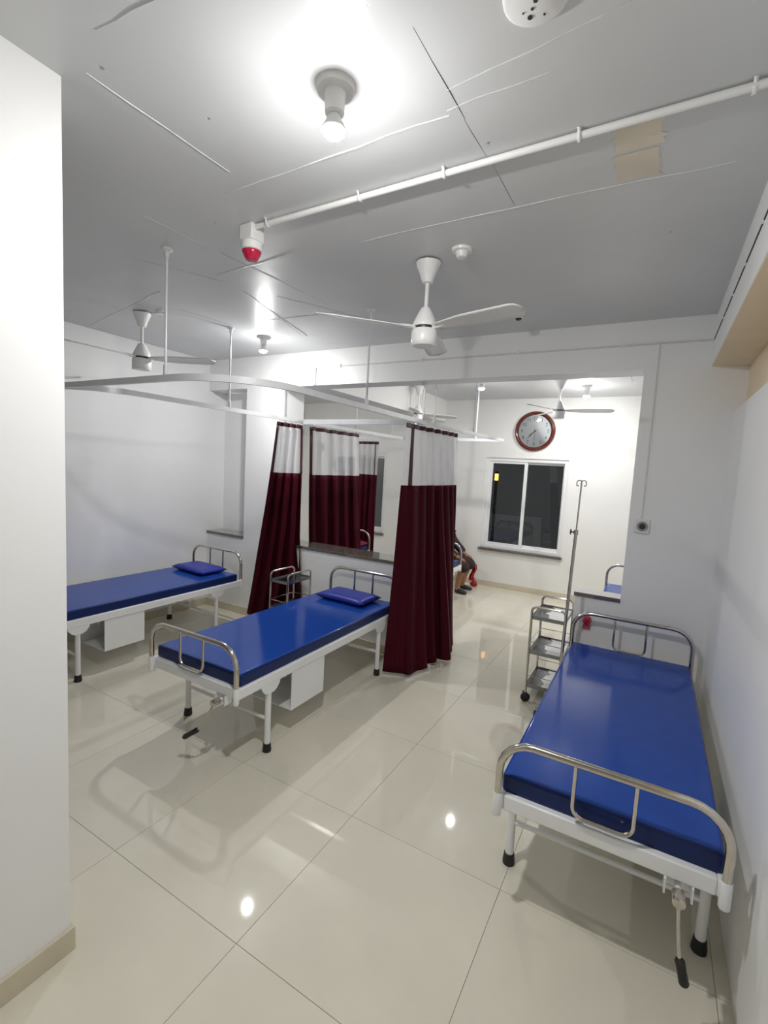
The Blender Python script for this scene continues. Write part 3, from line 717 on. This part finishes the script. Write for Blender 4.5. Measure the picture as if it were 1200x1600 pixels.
# ------------------------------------------------------------------ the person by the far bed
def skin_mesh(name, m, nodes, edges, parent=None, sub=2, root=0):
    me = bpy.data.meshes.new(name); me.from_pydata([n[:3] for n in nodes], edges, [])
    o = bpy.data.objects.new(name, me); COL.objects.link(o)
    sk_ = o.modifiers.new('skin', 'SKIN'); sk_.use_smooth_shade = True
    bpy.context.view_layer.update()
    lay = me.skin_vertices[0] if me.skin_vertices else None
    if lay is None:
        bpy.context.view_layer.objects.active = o
    for i, n in enumerate(nodes):
        r = n[3] if isinstance(n[3], tuple) else (n[3], n[3])
        lay.data[i].radius = r
        lay.data[i].use_root = (i == root)
    ss = o.modifiers.new('sub', 'SUBSURF'); ss.levels = sub; ss.render_levels = sub
    if m: me.materials.append(m)
    if parent: o.parent = parent
    return o
PX, PY = -2.86, 6.86
def make_person():
    t = thing('person', 'person in dark brown clothes seated behind the far bed, mostly hidden by the curtain', 'person', (PX, PY, 0))
    # joints are local to the seat; the figure faces +x with the upper body leaning forward
    N = [(-.02, 0, .50, (.15, .14)), (.0, 0, .66, (.13, .12)), (.02, 0, .84, (.15, .115)), (.03, -.0, .98, (.12, .09)), (.05, 0, 1.07, .052), (.07, 0, 1.13, .050),
         (.085, 0, 1.22, (.085, .075)), (.085, 0, 1.30, (.075, .07)),
         (.04, -.17, .96, .058), (.13, -.24, .78, .047), (.18, -.24, .70, .042), (.36, -.20, .575, .034), (.42, -.185, .545, .026),
         (.04, .17, .96, .058), (.12, .24, .76, .047), (.17, .24, .70, .042), (.34, .17, .575, .034), (.40, .16, .545, .026),
         (.14, -.10, .49, .085), (.46, -.16, .47, .066), (.47, -.16, .40, .058), (.42, -.16, .24, .052), (.40, -.16, .09, .036), (.40, -.16, .05, .036), (.50, -.17, .035, .03),
         (.14, .10, .49, .085), (.45, .13, .47, .066), (.46, .13, .40, .058), (.40, .13, .24, .052), (.38, .13, .09, .036), (.38, .13, .05, .036), (.48, .14, .035, .03)]
    E = [(0, 1), (1, 2), (2, 3), (3, 4), (4, 5), (5, 6), (6, 7), (3, 8), (8, 9), (9, 10), (10, 11), (11, 12), (3, 13), (13, 14), (14, 15), (15, 16), (16, 17),
         (0, 18), (18, 19), (19, 20), (20, 21), (21, 22), (22, 23), (23, 24), (0, 25), (25, 26), (26, 27), (27, 28), (28, 29), (29, 30), (30, 31)]
    b = 32
    for hand_i, sy in ((12, -1), (17, 1)):               # five fingers on each hand
        hx, hy, hz, _ = N[hand_i]
        for k in range(4):
            oy = (k - 1.5) * .019
            L = (.062, .072, .068, .052)[k]
            N += [(hx + .035, hy + oy, hz - .004, .0095), (hx + .035 + L * .55, hy + oy * 1.15, hz - .018, .0085), (hx + .035 + L * .85, hy + oy * 1.15, hz - .048, .0075)]
            i0 = len(N) - 3; E += [(hand_i, i0), (i0, i0 + 1), (i0 + 1, i0 + 2)]
        N += [(hx + .012, hy - sy * .034, hz - .006, .0105), (hx + .045, hy - sy * .046, hz - .022, .009)]
        i0 = len(N) - 2; E += [(hand_i, i0), (i0, i0 + 1)]
    body = skin_mesh('body', SKIN, N, E, t)
    # clothing: dark blouse with long sleeves, wrapped skirt down to the knees
    C = [(0, 0, .60, (.165, .15)), (.02, 0, .84, (.165, .13)), (.03, 0, .985, (.135, .10)), (.04, -.175, .965, .082), (.13, -.243, .78, .076), (.18, -.243, .70, .074), (.38, -.20, .565, .064),
         (.04, .175, .965, .082), (.12, .243, .76, .076), (.17, .243, .70, .074), (.36, .17, .565, .064)]
    skin_mesh('blouse', CLOTH, C, [(0, 1), (1, 2), (2, 3), (3, 4), (4, 5), (5, 6), (2, 7), (7, 8), (8, 9), (9, 10)], t)
    K = [(-.02, 0, .52, (.18, .17)), (.14, -.10, .49, .105), (.30, -.14, .48, .100), (.50, -.165, .45, .100), (.52, -.165, .33, .085), (.14, .10, .49, .105), (.30, .125, .48, .100), (.49, .135, .45, .100), (.50, .135, .33, .085)]
    skin_mesh('skirt', CLOTH, K, [(0, 1), (1, 2), (2, 3), (3, 4), (0, 5), (5, 6), (6, 7), (7, 8)], t)
    for y in (-.16, .13):
        x = .40 if y < 0 else .38
        skin_mesh('shoe', BLACK, [(x - .045, y, .036, (.036, .034)), (x + .03, y, .045, (.043, .042)), (x + .12, y - .005 if y < 0 else y + .005, .032, (.040, .026)), (x + .165, y - .008 if y < 0 else y + .008, .026, (.030, .020))], [(0, 1), (1, 2), (2, 3)], t)
    g = []
    for i in range(7):
        z = .40 - .26 * i / 6
        g.append([(.47 + .02 * math.sin(i) + .08 * k / 6, -.03 + .20 * (1 if k < 6 else 1) + .035 * math.sin(k * 2.2 + i * .4) + .02, z + .025 * k / 6) for k in range(7)])
    o = MB().grid(g).build('shawl', REDC, t, label='red shawl end hanging by the knee'); so = o.modifiers.new('solid', 'SOLIDIFY'); so.thickness = .006
    MB().tube([(.30, -.255, .645), (.335, -.262, .62), (.36, -.250, .60), (.36, -.20, .575)], [.014, .018, .016, .010], 8).build('sleeve_hem', YELLOW, t, label='ochre hem')
    # face and hair
    hd = Vector((.095, 0, 1.235))
    for sy in (-1, 1):
        e = MB().lathe([(.001, -.011), (.008, -.008), (.011, 0), (.008, .008), (.001, .011)], (0, 0, 0), 10).build('eye', EYEW, t, loc=tuple(hd + Vector((.066, sy * .030, .012))))
        MB().lathe([(.001, -.005), (.005, 0), (.001, .005)], (.0085, 0, 0), 8).build('iris', HAIR, e)
        skin_mesh('ear', SKIN, [(hd.x - .015, sy * .074, hd.z + .015, (.010, .018)), (hd.x - .012, sy * .078, hd.z - .018, (.008, .012))], [(0, 1)], t, 1)
    skin_mesh('nose', SKIN, [(hd.x + .072, 0, hd.z + .012, .008), (hd.x + .090, 0, hd.z - .018, .012)], [(0, 1)], t, 1)
    MB().tube([(hd.x + .070, -.022, hd.z - .045), (hd.x + .080, 0, hd.z - .043), (hd.x + .070, .022, hd.z - .045)], [.003, .006, .003], 8).build('mouth', LIP, t)
    skin_mesh('hair', HAIR, [(hd.x - .01, 0, hd.z + .075, (.088, .075)), (hd.x - .035, 0, hd.z + .02, (.085, .070)), (hd.x - .06, 0, hd.z - .06, (.055, .045)), (hd.x - .085, 0, hd.z - .20, (.03, .025)), (hd.x - .12, 0, hd.z - .42, (.022, .02))], [(0, 1), (1, 2), (2, 3), (3, 4)], t)
    return t
make_person()
t = thing('stool', 'dark steel stool under the seated person', 'stool', (PX, PY, -.05))
MB().lathe([(.16, .345), (.175, .352), (.175, .375), (.165, .385)], n=28).build('seat', DARK, t)
for k in range(4):
    a = PI / 4 + PI / 2 * k
    MB().tube([(.11 * math.cos(a), .11 * math.sin(a), .35), (.16 * math.cos(a), .16 * math.sin(a), .05)], .012, 8).build('leg', DARK, t)
bag = []
for i in range(9):
    f = i / 8; rr = (.02, .085, .10, .10, .095, .085, .07, .05, .02)[i]
    bag.append([(rr * (1 + .10 * math.sin(3 * a + i)) * math.cos(a), .75 * rr * math.sin(a), .005 + .13 * f + (.004 * math.sin(5 * a) if i > 5 else 0)) for a in [2 * PI * k / 18 for k in range(19)]])
t = thing('bag', 'small red cloth bag on the floor at the foot of the far wall', 'bag', (-2.40, 7.30, 0)); t.scale = (.6, .6, .75)
MB().grid(bag).build('pouch', REDC, t)
MB().tube([(-.05, 0, .12), (-.04, 0, .17), (0, 0, .19), (.04, 0, .17), (.05, 0, .12)], .006, 6).build('handle', REDC, t)

# ------------------------------------------------------------------ a lamp in the night outside the window
t = thing('outdoor_lamp', 'warm orange outdoor lantern glowing beyond the left window pane', 'lamp', (-2.66, 9.0, -.22))
MB().tube([(0, 0, -1.0), (0, 0, 1.93)], .03, 8).build('post', DARK, t)
MB().box(-.03, .03, -.03, .03, 1.93, 2.06).build('lantern', STREET, t, bevel=.01, label='glowing orange lantern')
MB().lathe([(.05, 2.06), (.03, 2.09), (.01, 2.11)], n=12).build('cap', DARK, t)
